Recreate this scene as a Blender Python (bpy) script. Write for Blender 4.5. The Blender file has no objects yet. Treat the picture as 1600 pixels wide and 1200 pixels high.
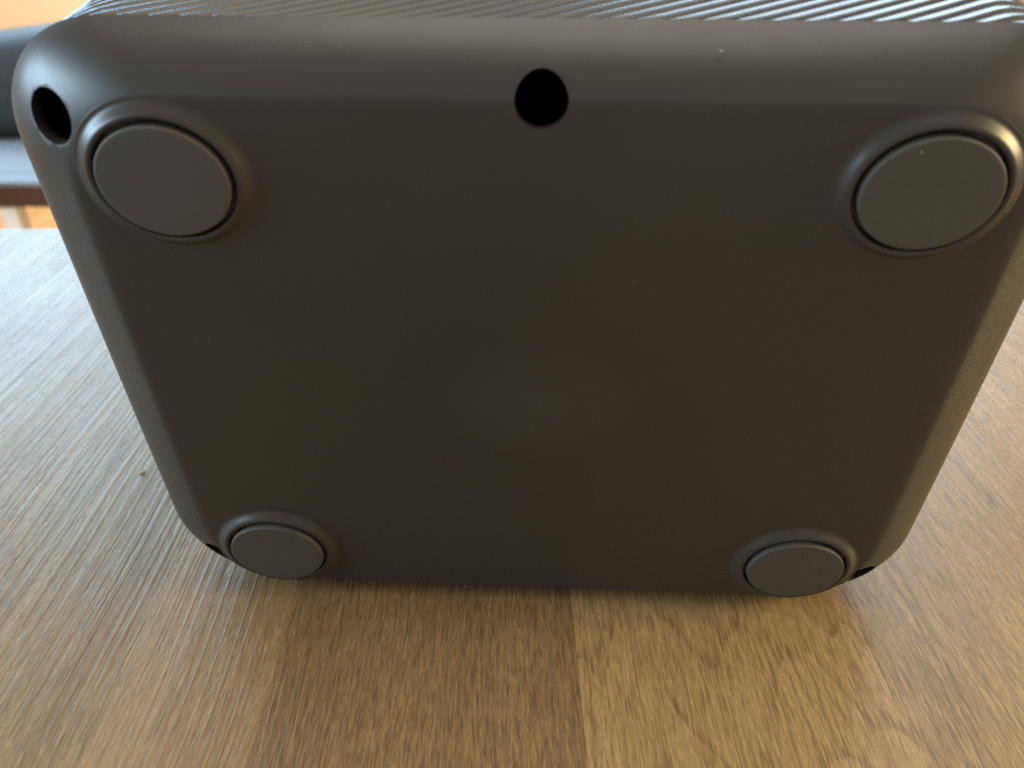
import bpy, bmesh, math, random
import numpy as np
from mathutils import Matrix, Vector
random.seed(7)
S = bpy.context.scene
COL = S.collection
rad = math.radians

# ------------------------------------------------------------------ camera
LEAN = rad(8.7)                       # the container tips towards the viewer by this much
TABLE_DROP = 0.10548                  # table top below the centre of the four feet
RXL = Matrix.Rotation(LEAN, 4, 'X')
BODY = Matrix.Translation((0, 0, TABLE_DROP)) @ RXL        # container frame -> world
cam_d = bpy.data.cameras.new('camera')
cam = bpy.data.objects.new('camera', cam_d)
COL.objects.link(cam)
S.camera = cam
cam_local = Matrix.Translation((0.00226, -0.19155, 0.17364)) @ (
    Matrix.Rotation(rad(2.675), 4, 'Z') @ Matrix.Rotation(rad(0.30), 4, 'Y') @ Matrix.Rotation(rad(49.887), 4, 'X'))
cam.matrix_world = BODY @ cam_local
cam_d.sensor_width = 36
cam_d.lens = 36 * 1250 / 1600
cam_d.clip_start = 0.01
cam_d.clip_end = 60
cam_d.dof.use_dof = True
cam_d.dof.focus_distance = 0.278
cam_d.dof.aperture_fstop = 10.5

# ------------------------------------------------------------------ world and lamps
W = bpy.data.worlds.new('World'); S.world = W
W.use_nodes = True
bg = W.node_tree.nodes['Background']
bg.inputs[0].default_value = (1.0, 0.88, 0.74, 1)
bg.inputs[1].default_value = 0.47


def area(name, loc, target, sx, sy, power, color):
    d = bpy.data.lights.new(name, 'AREA')
    d.shape = 'RECTANGLE'; d.size = sx; d.size_y = sy
    d.energy = power; d.color = color
    o = bpy.data.objects.new(name, d); COL.objects.link(o)
    o.location = loc
    o.rotation_euler = (Vector(target) - Vector(loc)).to_track_quat('-Z', 'Y').to_euler()
    return o


area('window_light_back_left', (-1.64, 1.92, 0.80), (-0.25, 0.25, 0.0), 1.15, 1.2, 38, (0.42, 0.72, 1.0))
area('window_light_left', (-1.92, -0.36, 0.64), (-0.1, 0.0, 0.1), 1.3, 0.44, 36, (0.55, 0.80, 1.0))
area('window_light_back_right', (0.75, 1.95, 1.15), (0.05, 0.05, 0.2), 1.1, 1.25, 31, (0.62, 0.83, 1.0))
area('room_light_right', (1.15, -0.05, 0.45), (0.1, 0, 0.1), 0.42, 0.30, 12, (1.0, 0.76, 0.38))
area('wall_fill_light', (-1.6, 2.7, 1.5), (-2.0, 3.9, -0.3), 0.8, 0.8, 50, (1.0, 0.90, 0.76))  # unseen fill lamp, added to brighten the far wall and floor
area('overhead_fill', (0.1, 0.30, 2.3), (0.0, 0.0, 0.1), 2.0, 1.6, 26, (1.0, 0.92, 0.80))  # soft fill added overhead for ceiling bounce, lightens the upper band

S.view_settings.view_transform = 'Standard'
S.view_settings.look = 'None'
S.view_settings.exposure = 0.27
S.view_settings.gamma = 1
S.cycles.use_denoising = False

# ------------------------------------------------------------------ helpers


def link(name, me, mat, parent=None, smooth=True, angle=None):
    o = bpy.data.objects.new(name, me); COL.objects.link(o)
    if mat: me.materials.append(mat)
    if smooth:
        me.shade_smooth()
        if angle: me.set_sharp_from_angle(angle=rad(angle))
    if parent: o.parent = parent
    return o


def mesh(name, v, f):
    me = bpy.data.meshes.new(name)
    me.from_pydata([tuple(map(float, p)) for p in v], [], [tuple(int(i) for i in q) for q in f])
    bm = bmesh.new(); bm.from_mesh(me)
    bmesh.ops.recalc_face_normals(bm, faces=bm.faces)
    bm.to_mesh(me); bm.free()
    return me


def tag(o, label=None, cat=None, group=None, kind=None):
    if label: o['label'] = label
    if cat: o['category'] = cat
    if group: o['group'] = group
    if kind: o['kind'] = kind
    return o


def box_mesh(name, x0, x1, y0, y1, z0, z1, bev=0, seg=2):
    bm = bmesh.new()
    bmesh.ops.create_cube(bm, size=1)
    for v in bm.verts:
        v.co = ((x0 + x1) / 2 + v.co.x * (x1 - x0), (y0 + y1) / 2 + v.co.y * (y1 - y0), (z0 + z1) / 2 + v.co.z * (z1 - z0))
    if bev:
        bmesh.ops.bevel(bm, geom=bm.edges[:], offset=bev, segments=seg, affect='EDGES', profile=0.5)
    me = bpy.data.meshes.new(name); bm.to_mesh(me); bm.free()
    return me


class NT:
    """small helper round a material's node tree"""
    def __init__(s, name):
        s.m = bpy.data.materials.new(name); s.m.use_nodes = True
        s.t = s.m.node_tree; s.b = s.t.nodes['Principled BSDF']

    def n(s, kind, **kw):
        nd = s.t.nodes.new(kind)
        for k, v in kw.items():
            if k.startswith('i_'):
                key = k[2:]
                key = int(key) if key.isdigit() else key.replace('_', ' ')
                if hasattr(v, 'is_output') or isinstance(v, bpy.types.NodeSocket): s.t.links.new(v, nd.inputs[key])
                else: nd.inputs[key].default_value = v
            else: setattr(nd, k, v)
        return nd

    def l(s, a, b): s.t.links.new(a, b)

    def math(s, op, a, b=None, c=None):
        nd = s.n('ShaderNodeMath', operation=op)
        for i, v in enumerate((a, b, c)):
            if v is None: continue
            if isinstance(v, bpy.types.NodeSocket): s.l(v, nd.inputs[i])
            else: nd.inputs[i].default_value = v
        return nd.outputs[0]

    def ramp(s, fac, stops, interp='LINEAR'):
        nd = s.n('ShaderNodeValToRGB'); r = nd.color_ramp; r.interpolation = interp
        while len(r.elements) < len(stops): r.elements.new(0.5)
        for e, (p, c) in zip(r.elements, stops):
            e.position = p
            e.color = (c, c, c, 1) if not isinstance(c, tuple) else (*c, 1)
        s.l(fac, nd.inputs[0])
        return nd.outputs[0]

    def mix(s, fac, a, b, blend='MIX'):
        nd = s.n('ShaderNodeMix', data_type='RGBA', blend_type=blend)
        for i, v in ((0, fac), (6, a), (7, b)):
            if isinstance(v, bpy.types.NodeSocket): s.l(v, nd.inputs[i])
            else: nd.inputs[i].default_value = v if i == 0 else (*v, 1)
        return nd.outputs[2]

    def noise(s, vec, scale=1, detail=3, rough=0.5, dist=0):
        nd = s.n('ShaderNodeTexNoise', i_Scale=scale, i_Detail=detail, i_Roughness=rough, i_Distortion=dist)
        s.l(vec, nd.inputs['Vector'])
        return nd.outputs[0]

    def scaled(s, vec, sc, loc=(0, 0, 0)):
        nd = s.n('ShaderNodeMapping')
        nd.inputs['Scale'].default_value = sc; nd.inputs['Location'].default_value = loc
        s.l(vec, nd.inputs['Vector'])
        return nd.outputs[0]

    def bump(s, h, strength, dist, normal=None):
        nd = s.n('ShaderNodeBump', i_Strength=strength, i_Distance=dist)
        s.l(h, nd.inputs['Height'])
        if normal is not None: s.l(normal, nd.inputs['Normal'])
        return nd.outputs[0]


def plastic(name, col, rough, grain=0.00002, gscale=2600, bevel=0.0, coat=0.0):
    M = NT(name)
    tc = M.n('ShaderNodeTexCoord').outputs['Object']
    f = M.noise(tc, gscale, 2, 0.5)
    big = M.noise(tc, 14, 3, 0.55)
    c = M.mix(M.ramp(big, [(0.3, 0.0), (0.7, 1.0)]), tuple(x * 0.92 for x in col), tuple(x * 1.08 for x in col))
    M.l(c, M.b.inputs['Base Color'])
    r = M.math('MULTIPLY_ADD', big, 0.10, rough - 0.05)
    M.l(r, M.b.inputs['Roughness'])
    nrm = None
    if bevel:
        bv = M.n('ShaderNodeBevel', samples=6); bv.inputs['Radius'].default_value = bevel
        nrm = bv.outputs[0]
    M.l(M.bump(f, 0.35, grain, nrm), M.b.inputs['Normal'])
    M.b.inputs['IOR'].default_value = 1.48
    return M.m


def wood(name, tone, dark, seed, figure=0.0, emboss=1.0, pores=0.6, fig=(46, 24, 3.4, 4)):
    """oak decor: tone / dark = colours of the board, figure = strength of the grain figure"""
    M = NT(name)
    tc = M.n('ShaderNodeTexCoord').outputs['Object']
    off = M.n('ShaderNodeVectorMath', operation='ADD'); off.inputs[1].default_value = (seed * 3.17, seed * 1.73, seed)
    M.l(tc, off.inputs[0]); v = off.outputs[0]
    # slight waviness of the grain
    wv = M.noise(M.scaled(v, (9, 5, 1)), 1, 2, 0.5)
    sh = M.math('MULTIPLY_ADD', wv, 0.010, -0.005)
    cmb = M.n('ShaderNodeCombineXYZ'); M.l(sh, cmb.inputs[0])
    ad = M.n('ShaderNodeVectorMath', operation='ADD'); M.l(v, ad.inputs[0]); M.l(cmb.outputs[0], ad.inputs[1])
    u = ad.outputs[0]
    broad = M.noise(M.scaled(u, (38, 2.2, 1)), 1, 3, 0.55)
    streak = M.noise(M.scaled(u, (340, 9, 1)), 1, 3, 0.65)
    fine = M.noise(M.scaled(u, (1150, 60, 1)), 1, 1, 0.6)
    pore = M.noise(M.scaled(u, (1350, 95, 1)), 1, 1.5, 0.55)
    col = M.mix(M.ramp(broad, [(0.30, 0.0), (0.70, 1.0)]), dark, tone)
    mid = tuple((a * 0.4 + b * 0.6) * 0.80 for a, b in zip(tone, dark))
    col = M.mix(M.math('MULTIPLY', M.ramp(streak, [(0.42, 0.0), (0.64, 1.0)]), 0.6), col, mid)
    if figure:
        n = M.noise(M.scaled(u, (fig[0], fig[3], 1), (0.3, 0.1, 0)), 1, 0.6, 0.4, 0.2)
        sep = M.n('ShaderNodeSeparateXYZ'); M.l(v, sep.inputs[0])
        ring = M.math('FRACT', M.math('MULTIPLY_ADD', sep.outputs[1], fig[1], M.math('MULTIPLY', n, fig[2])))
        line = M.ramp(ring, [(0.0, 1.0), (0.06, 0.9), (0.16, 0.25), (0.34, 0.05), (0.98, 0.0), (1.0, 1.0)])
        brk = M.ramp(pore, [(0.38, 0.12), (0.55, 1.0)])
        lf = M.math('MULTIPLY', M.math('MULTIPLY', line, brk), figure)
        col = M.mix(lf, col, tuple(x * 0.30 for x in dark))
    pf = M.math('MULTIPLY', M.ramp(pore, [(0.53, 0.0), (0.60, 1.0)]), pores)
    col = M.mix(pf, col, tuple(x * 0.48 for x in dark))
    lf2 = M.math('MULTIPLY', M.ramp(fine, [(0.50, 0.0), (0.64, 1.0)]), 0.42)
    col = M.mix(lf2, col, tuple(min(1, x * 1.28) for x in tone))
    micro = M.noise(M.scaled(u, (2300, 260, 1)), 1, 1, 0.6)
    col = M.mix(M.math('MULTIPLY', M.ramp(micro, [(0.47, 0.0), (0.56, 1.0)]), 0.42), col, tuple(x * 0.62 for x in dark))
    M.l(col, M.b.inputs['Base Color'])
    # patchy gloss: smudges and the matt furrows
    sm = M.noise(M.scaled(v, (16, 12, 1)), 1, 4, 0.6)
    rg = M.math('MULTIPLY_ADD', streak, 0.14, M.math('MULTIPLY_ADD', sm, 0.16, 0.27))
    M.l(rg, M.b.inputs['Roughness'])
    M.b.inputs['IOR'].default_value = 1.45
    # embossed grain: long irregular furrows plus short pits
    em = M.noise(M.scaled(u, (330, 2.2, 1)), 1, 1.0, 0.4)
    emr = M.ramp(em, [(0.39, 0.0), (0.49, 1.0), (0.53, 1.0), (0.63, 0.15)])
    nr = M.bump(emr, 0.5 * emboss, 0.00026)
    pit = M.noise(M.scaled(u, (760, 110, 1)), 1, 1, 0.5)
    nr = M.bump(M.ramp(pit, [(0.58, 1.0), (0.72, 0.0)]), 0.36 * emboss, 0.00022, nr)
    M.l(nr, M.b.inputs['Normal'])
    return M.m


def plain(name, col, rough=0.6, var=0.08, sc=6, stretch=(1, 1, 1)):
    M = NT(name)
    tc = M.n('ShaderNodeTexCoord').outputs['Object']
    n = M.noise(M.scaled(tc, stretch), sc, 4, 0.55)
    c = M.mix(M.ramp(n, [(0.3, 0.0), (0.7, 1.0)]), tuple(x * (1 - var) for x in col), tuple(min(1, x * (1 + var)) for x in col))
    M.l(c, M.b.inputs['Base Color'])
    M.b.inputs['Roughness'].default_value = rough
    return M.m


# ------------------------------------------------------------------ the setting: floor and wall seen past the table
FLOOR_Z = -0.745
o = link('floor', mesh('floor', [(-4.2, -1.5, FLOOR_Z), (3.2, -1.5, FLOOR_Z), (3.2, 3.9, FLOOR_Z), (-4.2, 3.9, FLOOR_Z)], [(0, 1, 2, 3)]),
         plain('floor_wood', (0.62, 0.36, 0.15), 0.45, 0.18, 3, (9, 0.8, 1)), smooth=False)
tag(o, kind='structure')
o = link('wall', box_mesh('wall', -4.2, 3.2, 3.9, 4.0, FLOOR_Z, 0.62), plain('wall_paint', (0.84, 0.66, 0.46), 0.8, 0.05, 4), smooth=False)
tag(o, kind='structure')

# ------------------------------------------------------------------ table of printed oak boards
table = bpy.data.objects.new('table', None); COL.objects.link(table)
tag(table, 'oak table with long brown boards that everything stands on', 'table')
table.location = (0.0173, 0, 0)
table.rotation_euler = (0, 0, rad(3.3))     # boards run a few degrees off the container
PW = 0.1135
TAN = (0.365, 0.243, 0.112); TAN_D = (0.255, 0.164, 0.073)
BRN = (0.262, 0.166, 0.076); BRN_D = (0.170, 0.104, 0.047)
GRY = (0.270, 0.187, 0.088); GRY_D = (0.182, 0.122, 0.056)
woods = {
    'tan': wood('oak_tan', tuple(a * 0.45 + b * 0.55 for a, b in zip(TAN, BRN)), tuple(a * 0.6 + b * 0.4 for a, b in zip(TAN_D, BRN_D)), 3, 0.0, 1.1, 0.35),
    'figured': wood('oak_figured', TAN, tuple(x * 1.12 for x in TAN_D), 5.4, 0.7, 0.5, 0.6),
    'brown': wood('oak_brown', BRN, BRN_D, 9.2, 0.0, 0.8, 0.6),
    'grey': wood('oak_grey', GRY, GRY_D, 1.6, 0.0, 1.35, 0.4),
    'grey_figured': wood('oak_grey_figured', tuple(a * 0.5 + b * 0.5 for a, b in zip(TAN, GRY)), tuple(a * 0.6 + b * 0.4 for a, b in zip(TAN_D, GRY_D)), 12.3, 0.5, 0.5, 0.5, (16, 2, 3.0, 1.2)),
}
Y0, Y1, TH = -0.30, 0.452, 0.028
edges = [-6 * PW, -5 * PW, -4 * PW, -3.5 * PW, -3 * PW, -2 * PW, -1.5 * PW, -PW, 0, PW, 2 * PW, 3 * PW, 4 * PW, 5 * PW, 6 * PW]
kinds = ['grey', 'grey', 'grey', 'grey', 'grey', 'grey', 'tan', 'brown', 'figured', 'grey_figured', 'tan', 'grey', 'figured', 'brown']
for i, k in enumerate(kinds):
    a, b = edges[i] + 0.00002, edges[i + 1] - 0.00002
    xm = (a + b) / 2
    me = box_mesh('plank', a - xm, b - xm, Y0, Y1, -TH, 0, 0.00004, 1)
    o = link('plank', me, woods[k], table, smooth=False)
    o.location.x = xm
white = plain('white_paint', (0.78, 0.76, 0.72), 0.4, 0.03)
o = link('edge_band', box_mesh('edge_band', edges[0], edges[-1], Y1 + 0.0002, Y1 + 0.0022, -TH, -0.0003), plain('edge_band_oak', (0.42, 0.30, 0.2), 0.5), table, smooth=False)
for x in (edges[0] + 0.06, edges[-1] - 0.06):
    for y in (Y0 + 0.06, Y1 - 0.06):
        link('leg', box_mesh('leg', x - 0.025, x + 0.025, y - 0.025, y + 0.025, FLOOR_Z + 0.001, -TH - 0.0005, 0.003), plain('table_leg_paint', (0.2, 0.13, 0.08), 0.5), table, smooth=False)

# ------------------------------------------------------------------ the container, base towards the viewer
PL = (0.0295, 0.0278, 0.0250)
m_body = plastic('grey_plastic', PL, 0.36)


def base_plastic():
    M = NT('grey_plastic_base')
    tc = M.n('ShaderNodeTexCoord').outputs['Object']
    grain = M.noise(tc, 2600, 2, 0.5)
    speck = M.noise(tc, 900, 2, 0.6)
    big = M.noise(tc, 13, 3, 0.55)
    smear = M.noise(M.scaled(tc, (60, 60, 22)), 1, 4, 0.6, 0.5)
    c = M.mix(M.ramp(big, [(0.3, 0.0), (0.7, 1.0)]), tuple(x * 0.93 for x in PL), tuple(x * 1.07 for x in PL))
    c = M.mix(M.math('MULTIPLY', M.ramp(speck, [(0.55, 0.0), (0.75, 1.0)]), 0.14), c, tuple(x * 1.7 for x in PL))
    # faint reflection near the middle of the base, painted into the colour
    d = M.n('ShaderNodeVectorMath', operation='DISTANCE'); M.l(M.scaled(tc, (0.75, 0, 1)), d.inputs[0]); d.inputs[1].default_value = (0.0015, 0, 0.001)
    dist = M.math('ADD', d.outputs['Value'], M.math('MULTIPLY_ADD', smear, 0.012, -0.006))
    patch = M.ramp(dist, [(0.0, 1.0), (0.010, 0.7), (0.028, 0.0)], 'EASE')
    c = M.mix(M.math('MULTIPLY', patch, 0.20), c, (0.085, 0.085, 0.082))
    lint = M.noise(M.scaled(tc, (1000, 1000, 760)), 1, 1, 0.5)
    c = M.mix(M.math('MULTIPLY', M.ramp(lint, [(0.765, 0.0), (0.80, 1.0)]), 0.10), c, (0.20, 0.19, 0.175))
    M.l(c, M.b.inputs['Base Color'])
    M.l(M.math('MULTIPLY_ADD', smear, 0.16, 0.29), M.b.inputs['Roughness'])
    M.l(M.bump(grain, 0.4, 0.00003), M.b.inputs['Normal'])
    M.b.inputs['IOR'].default_value = 1.48
    return M.m


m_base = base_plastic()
m_rib = plastic('grey_plastic_ribs', PL, 0.34, grain=0.00001)
m_foot = plastic('grey_rubber', (0.053, 0.0520, 0.0450), 0.62, grain=0.00003, gscale=3200)

cont = bpy.data.objects.new('plastic_container', None); COL.objects.link(cont)
cont.matrix_world = BODY
tag(cont, 'dark grey plastic container lying on its ribbed side, base with four round feet facing front', 'container')

FY = 0.004                     # plane of the base
CX, CZ = 0.0006, 0.0011
HA, HB, CR = 0.1290, 0.0998, 0.030      # half width, half height, corner radius of the flat base
NC, NSX, NSZ = 18, 60, 44


def outline(ex, ez, low=0.695):
    """rounded rectangle grown by ex sideways and ez up and down; list of (x, z)"""
    a, b = HA + ex, HB + ez
    bl = HB + (ez * low if ez > 0 else ez)      # the underside swells less
    rx, rz = CR + 0.20 * ex, CR + 0.20 * ez
    pts = []
    cs = [(a - rx, b - rz, 0), (-a + rx, b - rz, 90), (-a + rx, -bl + rz, 180), (a - rx, -bl + rz, 270)]
    for q in range(4):
        cx, cz, a0 = cs[q]
        for i in range(NC + 1):
            t = rad(a0 + 90 * i / NC)
            pts.append((cx + rx * math.cos(t), cz + rz * math.sin(t)))
        n = NSX if q in (0, 2) else NSZ
        nx, nz, na = cs[(q + 1) % 4]
        t = rad(na)
        p0 = pts[-1]; p1 = (nx + rx * math.cos(t), nz + rz * math.sin(t))
        for i in range(1, n):
            f = i / n
            # sides belly out a touch
            bul = (0.0, 0.0003, 0.0012, 0.0003)[q] * 4 * f * (1 - f)
            dx, dz = ((0, 1), (-1, 0), (0, -1), (1, 0))[q]
            pts.append((p0[0] + (p1[0] - p0[0]) * f + dx * bul, p0[1] + (p1[1] - p0[1]) * f + dz * bul))
    return [(CX + x, CZ + z) for x, z in pts]


RHO, A0, A1 = 0.0345, rad(36), rad(71)
rings = []
NB = 14
for i in range(NB + 1):
    al = A0 + (A1 - A0) * i / NB
    h = RHO * (math.sin(al) - math.sin(A0)); d = RHO * (math.cos(A0) - math.cos(al))
    rings.append((h * 1.60, h * 1.10, d))
BAND_Y = FY + rings[-1][2]
EX, EZ = rings[-1][0], rings[-1][1]
# soft shoulder where the flat base turns into the band
rings = [(-0.0070, -0.0040, 0.0), (-0.0040, -0.0020, 0.0), (-0.0022, -0.0009, 0.00010), (-0.0009, -0.0004, 0.00032)] + [
    (a + 0.0, b, d + 0.0006) for a, b, d in rings]
BAND_Y += 0.0003
SH = 0.0026                    # thickness of the moulded shell
v, f = [], []
for ex, ez, d in rings:
    v += [(x, FY + d, z) for x, z in outline(ex, ez)]
for ex, ez, d in reversed(rings):
    v += [(x, FY + min(d + SH, rings[-1][2]), z) for x, z in outline(ex - SH, ez - SH)]
n = len(outline(0, 0))
nr = len(rings) * 2
for r in range(nr - 1):
    for i in range(n):
        j = (i + 1) % n
        f.append((r * n + i, r * n + j, (r + 1) * n + j, (r + 1) * n + i))
f.append(tuple(range(n)))
f.append(tuple(reversed(range((nr - 1) * n, nr * n))))
base_me = mesh('base', v, f)
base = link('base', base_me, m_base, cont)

# drain holes bored along the container's axis
HR = 0.0068
HOLES = [(0.0, 0.0995), (-0.1286, 0.0927), (0.1298, 0.0927), (-0.1268, -0.0872), (0.1280, -0.0872)]
bm = bmesh.new()
for hx, hz in HOLES:
    bmesh.ops.create_cone(bm, cap_ends=True, segments=48, radius1=HR, radius2=HR, depth=0.050,
                          matrix=Matrix.Translation((hx, FY + 0.016, hz)) @ Matrix.Rotation(rad(90), 4, 'X'))
cut_me = bpy.data.meshes.new('cutter'); bm.to_mesh(cut_me); bm.free()
cut = bpy.data.objects.new('cutter', cut_me); COL.objects.link(cut); cut.matrix_world = BODY
md = base.modifiers.new('holes', 'BOOLEAN'); md.operation = 'DIFFERENCE'; md.object = cut; md.solver = 'EXACT'
bpy.context.view_layer.update()
dg = bpy.context.evaluated_depsgraph_get()
new = bpy.data.meshes.new_from_object(base.evaluated_get(dg))
base.modifiers.clear(); old = base.data; base.data = new; new.name = 'base'
bpy.data.objects.remove(cut)
bm = bmesh.new(); bm.from_mesh(new)
rim_e = []
for e in bm.edges:
    if len(e.link_faces) != 2 or e.calc_face_angle(0) < rad(35): continue
    for hx, hz in HOLES:
        if all(abs(math.hypot(q.co.x - hx, q.co.z - hz) - HR) < 0.00004 and q.co.y < BAND_Y + 0.03 for q in e.verts):
            rim_e.append(e); break
bmesh.ops.bevel(bm, geom=rim_e, offset=0.0009, segments=2, affect='EDGES', profile=0.5, clamp_overlap=True)
bm.to_mesh(new); bm.free()
new.shade_smooth(); new.set_sharp_from_angle(angle=rad(29))
flat = max(new.polygons, key=lambda p: p.area if abs(p.normal.y) > 0.99 and p.center.y < FY + 0.001 else 0)
ek = {tuple(sorted(e.vertices)): e for e in new.edges}
for k in flat.edge_keys: ek[tuple(sorted(k))].use_edge_sharp = True

# drafted wall behind the band
WALL_Y0, WALL_Y1, DRAFT = BAND_Y + 0.0006, 0.205, math.tan(rad(3))
OUT = np.array(outline(EX - 0.0024, EZ - 0.0006))
nxt = np.roll(OUT, -1, 0); prv = np.roll(OUT, 1, 0)
tan_ = (nxt - prv); tan_ /= np.linalg.norm(tan_, axis=1)[:, None]
NRM = np.stack([tan_[:, 1], -tan_[:, 0]], 1)          # outward for a counter-clockwise outline
seg = np.linalg.norm(nxt - OUT, axis=1)
ARC = np.concatenate([[0], np.cumsum(seg)]); PER = ARC[-1]


def wall_pt(s, y, lift):
    s = s % PER
    i = min(int(np.searchsorted(ARC, s, side='right') - 1), n - 1); j = (i + 1) % n
    t = (s - ARC[i]) / max(seg[i], 1e-9)
    p = OUT[i] * (1 - t) + OUT[j] * t
    q = NRM[i] * (1 - t) + NRM[j] * t
    q = q / np.linalg.norm(q)
    e = DRAFT * (y - WALL_Y0) + lift
    return (p[0] + q[0] * e, y, p[1] + q[1] * e)


v, f = [], []
ys = [WALL_Y0, 0.08, 0.14, WALL_Y1]
for y in ys:
    e = DRAFT * (y - WALL_Y0)
    v += [(OUT[i][0] + NRM[i][0] * e, y, OUT[i][1] + NRM[i][1] * e) for i in range(n)]
for r in range(len(ys) - 1):
    for i in range(n):
        j = (i + 1) % n
        f.append((r * n + i, r * n + j, (r + 1) * n + j, (r + 1) * n + i))
wall_o = link('side_wall', mesh('side_wall', v, f), m_rib, cont)
# rolled rim at the open end, which lifts the container off the table there
v, f = [], []
NRIM = 10
for k in range(NRIM):
    t = 2 * math.pi * k / NRIM
    yy = WALL_Y1 - 0.004 + 0.007 * math.cos(t)
    e = DRAFT * (WALL_Y1 - WALL_Y0) + 0.0092 + 0.0096 * math.sin(t)
    v += [(OUT[i][0] + NRM[i][0] * e, yy, OUT[i][1] + NRM[i][1] * e) for i in range(n)]
for r in range(NRIM):
    for i in range(n):
        j = (i + 1) % n; q = (r + 1) % NRIM
        f.append((r * n + i, r * n + j, q * n + j, q * n + i))
link('rim', mesh('rim', v, f), m_rib, cont)

e = DRAFT * (0.196 - WALL_Y0) - 0.0004
link('light_stop', mesh('light_stop', [(OUT[i][0] + NRM[i][0] * e, 0.196, OUT[i][1] + NRM[i][1] * e) for i in range(n)], [tuple(range(n))]), m_rib, cont, smooth=False)  # unseen cap added to block light, so the hollow stays dark behind the holes

# slanting ribs wrapped round the wall
NRIB = int(round(PER / 0.0084)); PITCH = PER / NRIB
KS = 1.5                       # sideways run per unit of depth
RY0, RY1 = BAND_Y - 0.0012, WALL_Y1 - 0.012
NL, NPROF = 26, 9
PH = 0.0010
for r in range(NRIB):
    v, f = [], []
    for a in range(NL + 1):
        t = (a / NL) ** 1.7
        y = RY0 + (RY1 - RY0) * t
        e = y - RY0
        w = PITCH * 0.5 * 0.97 * (0.25 + 0.75 * min(1.0, e / 0.0016) ** 0.6)
        hgt = PH * (min(1.0, e / 0.0014) ** 0.5)
        w = max(w, 0.0002)
        for b in range(NPROF):
            q = -1 + 2 * b / (NPROF - 1)
            s = r * PITCH - KS * (y - RY0) + w * q      # outline runs counter-clockwise: -s is to the right along the top
            lift = hgt * (math.cos(q * math.pi / 2) ** 0.8) - 0.0003 if abs(q) < 1 else -0.0004
            v.append(wall_pt(s, y, lift))
    for a in range(NL):
        for b in range(NPROF - 1):
            f.append((a * NPROF + b, a * NPROF + b + 1, (a + 1) * NPROF + b + 1, (a + 1) * NPROF + b))
    link('rib', mesh('rib', v, f), m_rib, cont)


# feet: moulded collar with a rubber disc set in it
def lathe(name, prof, ratio, n=72, cap=True):
    v, f = [], []
    for rr, y in prof:
        for i in range(n):
            t = 2 * math.pi * i / n
            v.append((rr * math.cos(t), y, rr * ratio * math.sin(t)))
    for k in range(len(prof) - 1):
        for i in range(n):
            j = (i + 1) % n
            f.append((k * n + i, k * n + j, (k + 1) * n + j, (k + 1) * n + i))
    if cap: f.append(tuple((len(prof) - 1) * n + i for i in range(n)))
    return mesh(name, v, f)


prof = [(0.0252, 0.0003)]
for k in range(15):            # broad slope up to the crest
    t = k / 14
    prof.append((0.0246 - 0.0046 * t, -0.0027 * (t * t * (3 - 2 * t)) ** 1.25))
for k in range(1, 8):          # crest rolls over into the well
    t = rad(90 * k / 7)
    prof.append((0.0200 - 0.0011 * math.sin(t), -0.0027 + 0.0012 * (1 - math.cos(t))))
prof += [(0.0188, -0.0003), (0.0186, 0.0004)]
collar_me = lathe('foot_collar', prof, 0.885, cap=False)
disc_me = lathe('foot', [(0.0180, 0.0003), (0.0180, -0.0033), (0.01795, -0.0036), (0.0178, -0.00385), (0.0175, -0.004), (0.0168, -0.00404), (0.010, -0.00406)], 0.868)
for sx in (-1, 1):
    for sz in (1, -1):
        c = bpy.data.objects.new('foot_collar', collar_me); COL.objects.link(c); c.parent = cont
        if not collar_me.materials: collar_me.materials.append(m_body); collar_me.shade_smooth()
        c.location = (sx * 0.1, FY, sz * 0.0781)
        d = bpy.data.objects.new('foot', disc_me); COL.objects.link(d); d.parent = c
        if not disc_me.materials: disc_me.materials.append(m_foot); disc_me.shade_smooth(); disc_me.set_sharp_from_angle(angle=rad(50))

# ------------------------------------------------------------------ things beyond the table, out of focus at the left
cw = cam.matrix_world.translation
Rw = cam.matrix_world.to_3x3()


def at(u, vv, z):
    d = Rw @ Vector(((u - 800) / 1250, -(vv - 600) / 1250, -1))
    return cw + d * ((z - cw.z) / d.z)


BZ = -0.30
pf = at(40, 285, BZ)          # front edge of the bench top
bench = bpy.data.objects.new('bench', None); COL.objects.link(bench)
bench.location = (pf.x, pf.y, FLOOR_Z); bench.rotation_euler = (0, 0, rad(2.6))
tag(bench, 'dark brown bench with white legs behind the table at the left', 'bench')
HT = BZ - FLOOR_Z
m_bench = plain('dark_varnish', (0.055, 0.022, 0.018), 0.22, 0.2, 5, (1, 14, 1))
link('seat', box_mesh('seat', -0.62, 0.55, 0, 0.40, HT - 0.058, HT - 0.005, 0.003, 2), m_bench, bench, smooth=False)
link('seat_glare_sheet', box_mesh('seat_glare_sheet', -0.62, 0.55, 0.001, 0.40, HT - 0.0047, HT, 0.001, 1), plain('seat_top_glare', (0.24, 0.27, 0.30), 0.25, 0.25, 4, (1, 16, 1)), bench, smooth=False)  # thin sheet coloured pale to stand in for sky glare on the glossy seat
for x in (-0.075, 0.48, -0.55):
    for y in (0.04, 0.34):
        link('leg', box_mesh('leg', x - 0.02, x + 0.02, y - 0.02, y + 0.02, 0.001, HT - 0.0585, 0.003), white, bench, smooth=False)

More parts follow.
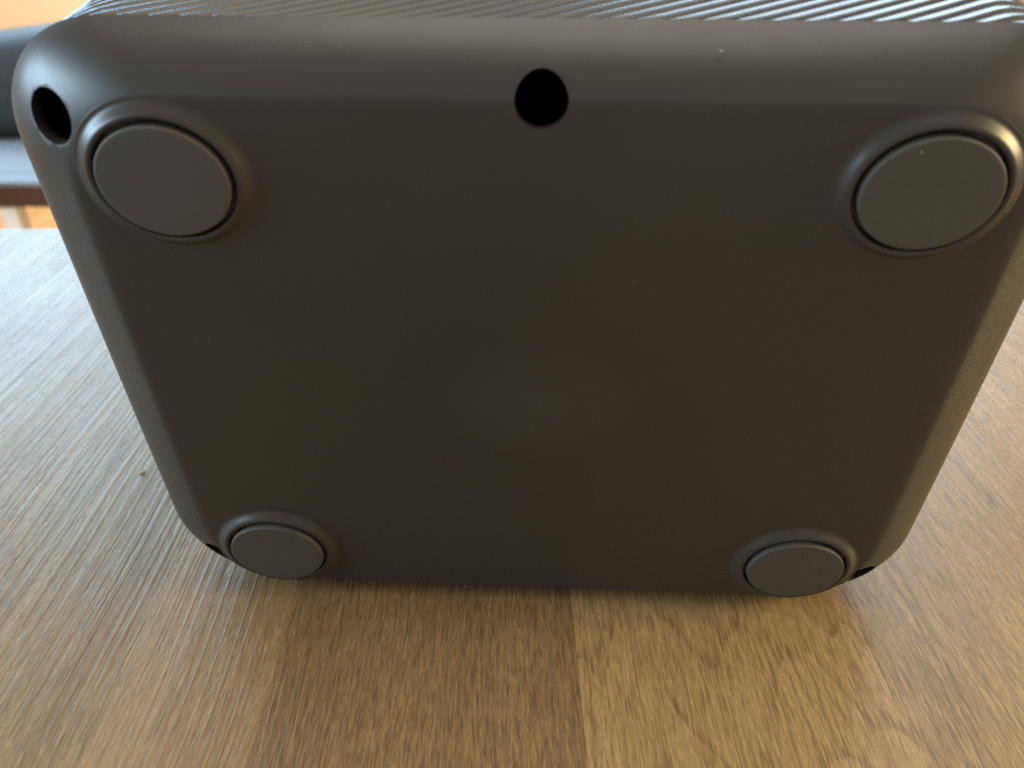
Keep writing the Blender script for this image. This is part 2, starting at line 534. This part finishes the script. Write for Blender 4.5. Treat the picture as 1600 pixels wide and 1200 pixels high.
# cushion standing on the bench
pc = at(0, 222, BZ)
v, f = [], []
NU, NV = 40, 14
CW_, CH_, CD_ = 0.30, 0.132, 0.085
for i in range(NV + 1):
    ph = -math.pi / 2 + math.pi * i / NV
    for j in range(NU):
        t = 2 * math.pi * j / NU
        e = 0.45
        cx = math.copysign(abs(math.cos(t)) ** e, math.cos(t)); cz = math.copysign(abs(math.sin(t)) ** e, math.sin(t))
        k = abs(math.cos(ph)) ** 0.55
        wob = 1 + 0.02 * math.sin(5 * t + 2) * k
        v.append((CW_ * cx * k * wob, CD_ * math.sin(ph), CH_ * cz * k * wob))
for i in range(NV):
    for j in range(NU):
        q = (j + 1) % NU
        f.append((i * NU + j, i * NU + q, (i + 1) * NU + q, (i + 1) * NU + j))
cu = link('cushion', mesh('cushion', v, f), plain('grey_cloth', (0.020, 0.021, 0.020), 0.6, 0.1, 40))
cu.location = (pc.x + 0.10, pc.y + 0.10, BZ + CH_ + 0.001)
cu.rotation_euler = (rad(-4), rad(-6), rad(8))
tag(cu, 'dark grey rounded cushion standing on the bench behind the table', 'cushion')


# ------------------------------------------------------------------ crumbs and specks of dust
def crumb(name, loc, size, mat, label, seed):
    rnd = random.Random(seed)
    bm = bmesh.new()
    bmesh.ops.create_icosphere(bm, subdivisions=2, radius=1)
    for q in bm.verts:
        k = 1 + rnd.uniform(-0.28, 0.28)
        q.co = (q.co.x * size[0] * k, q.co.y * size[1] * k, q.co.z * size[2] * k)
    me = bpy.data.meshes.new(name); bm.to_mesh(me); bm.free()
    o = link(name, me, mat)
    o.location = loc
    return tag(o, label, name)


m_crumb = plain('crumb_ochre', (0.34, 0.27, 0.12), 0.8)
m_dust = plain('dust_white', (0.30, 0.29, 0.26), 0.9)
crumb('crumb', at(222, 738, 0.0006), (0.0013, 0.0016, 0.0004), m_crumb, 'small ochre crumb on the table left of the container', 1)


def on_base(u, vv, y):
    """point of the container's plane y (container frame) behind a place in the photograph"""
    inv = BODY.inverted()
    c = inv @ cw; d = inv.to_3x3() @ (Rw @ Vector(((u - 800) / 1250, -(vv - 600) / 1250, -1)))
    return BODY @ (c + d * ((y - c.y) / d.y))


crumb('dust_speck', on_base(1127, 80, FY + 0.0068), (0.0005, 0.0003, 0.00025), m_dust, 'white dust speck above the base, right of the middle hole', 2)
crumb('dust_speck', on_base(1440, 238, FY - 0.0041), (0.00022, 0.00016, 0.00022), m_dust, 'white dust speck on the upper right foot', 3)
crumb('dust_speck', on_base(727, 917, FY - 0.0001), (0.0002, 0.00015, 0.00026), m_dust, 'tiny dust speck at the lower edge of the base', 4)
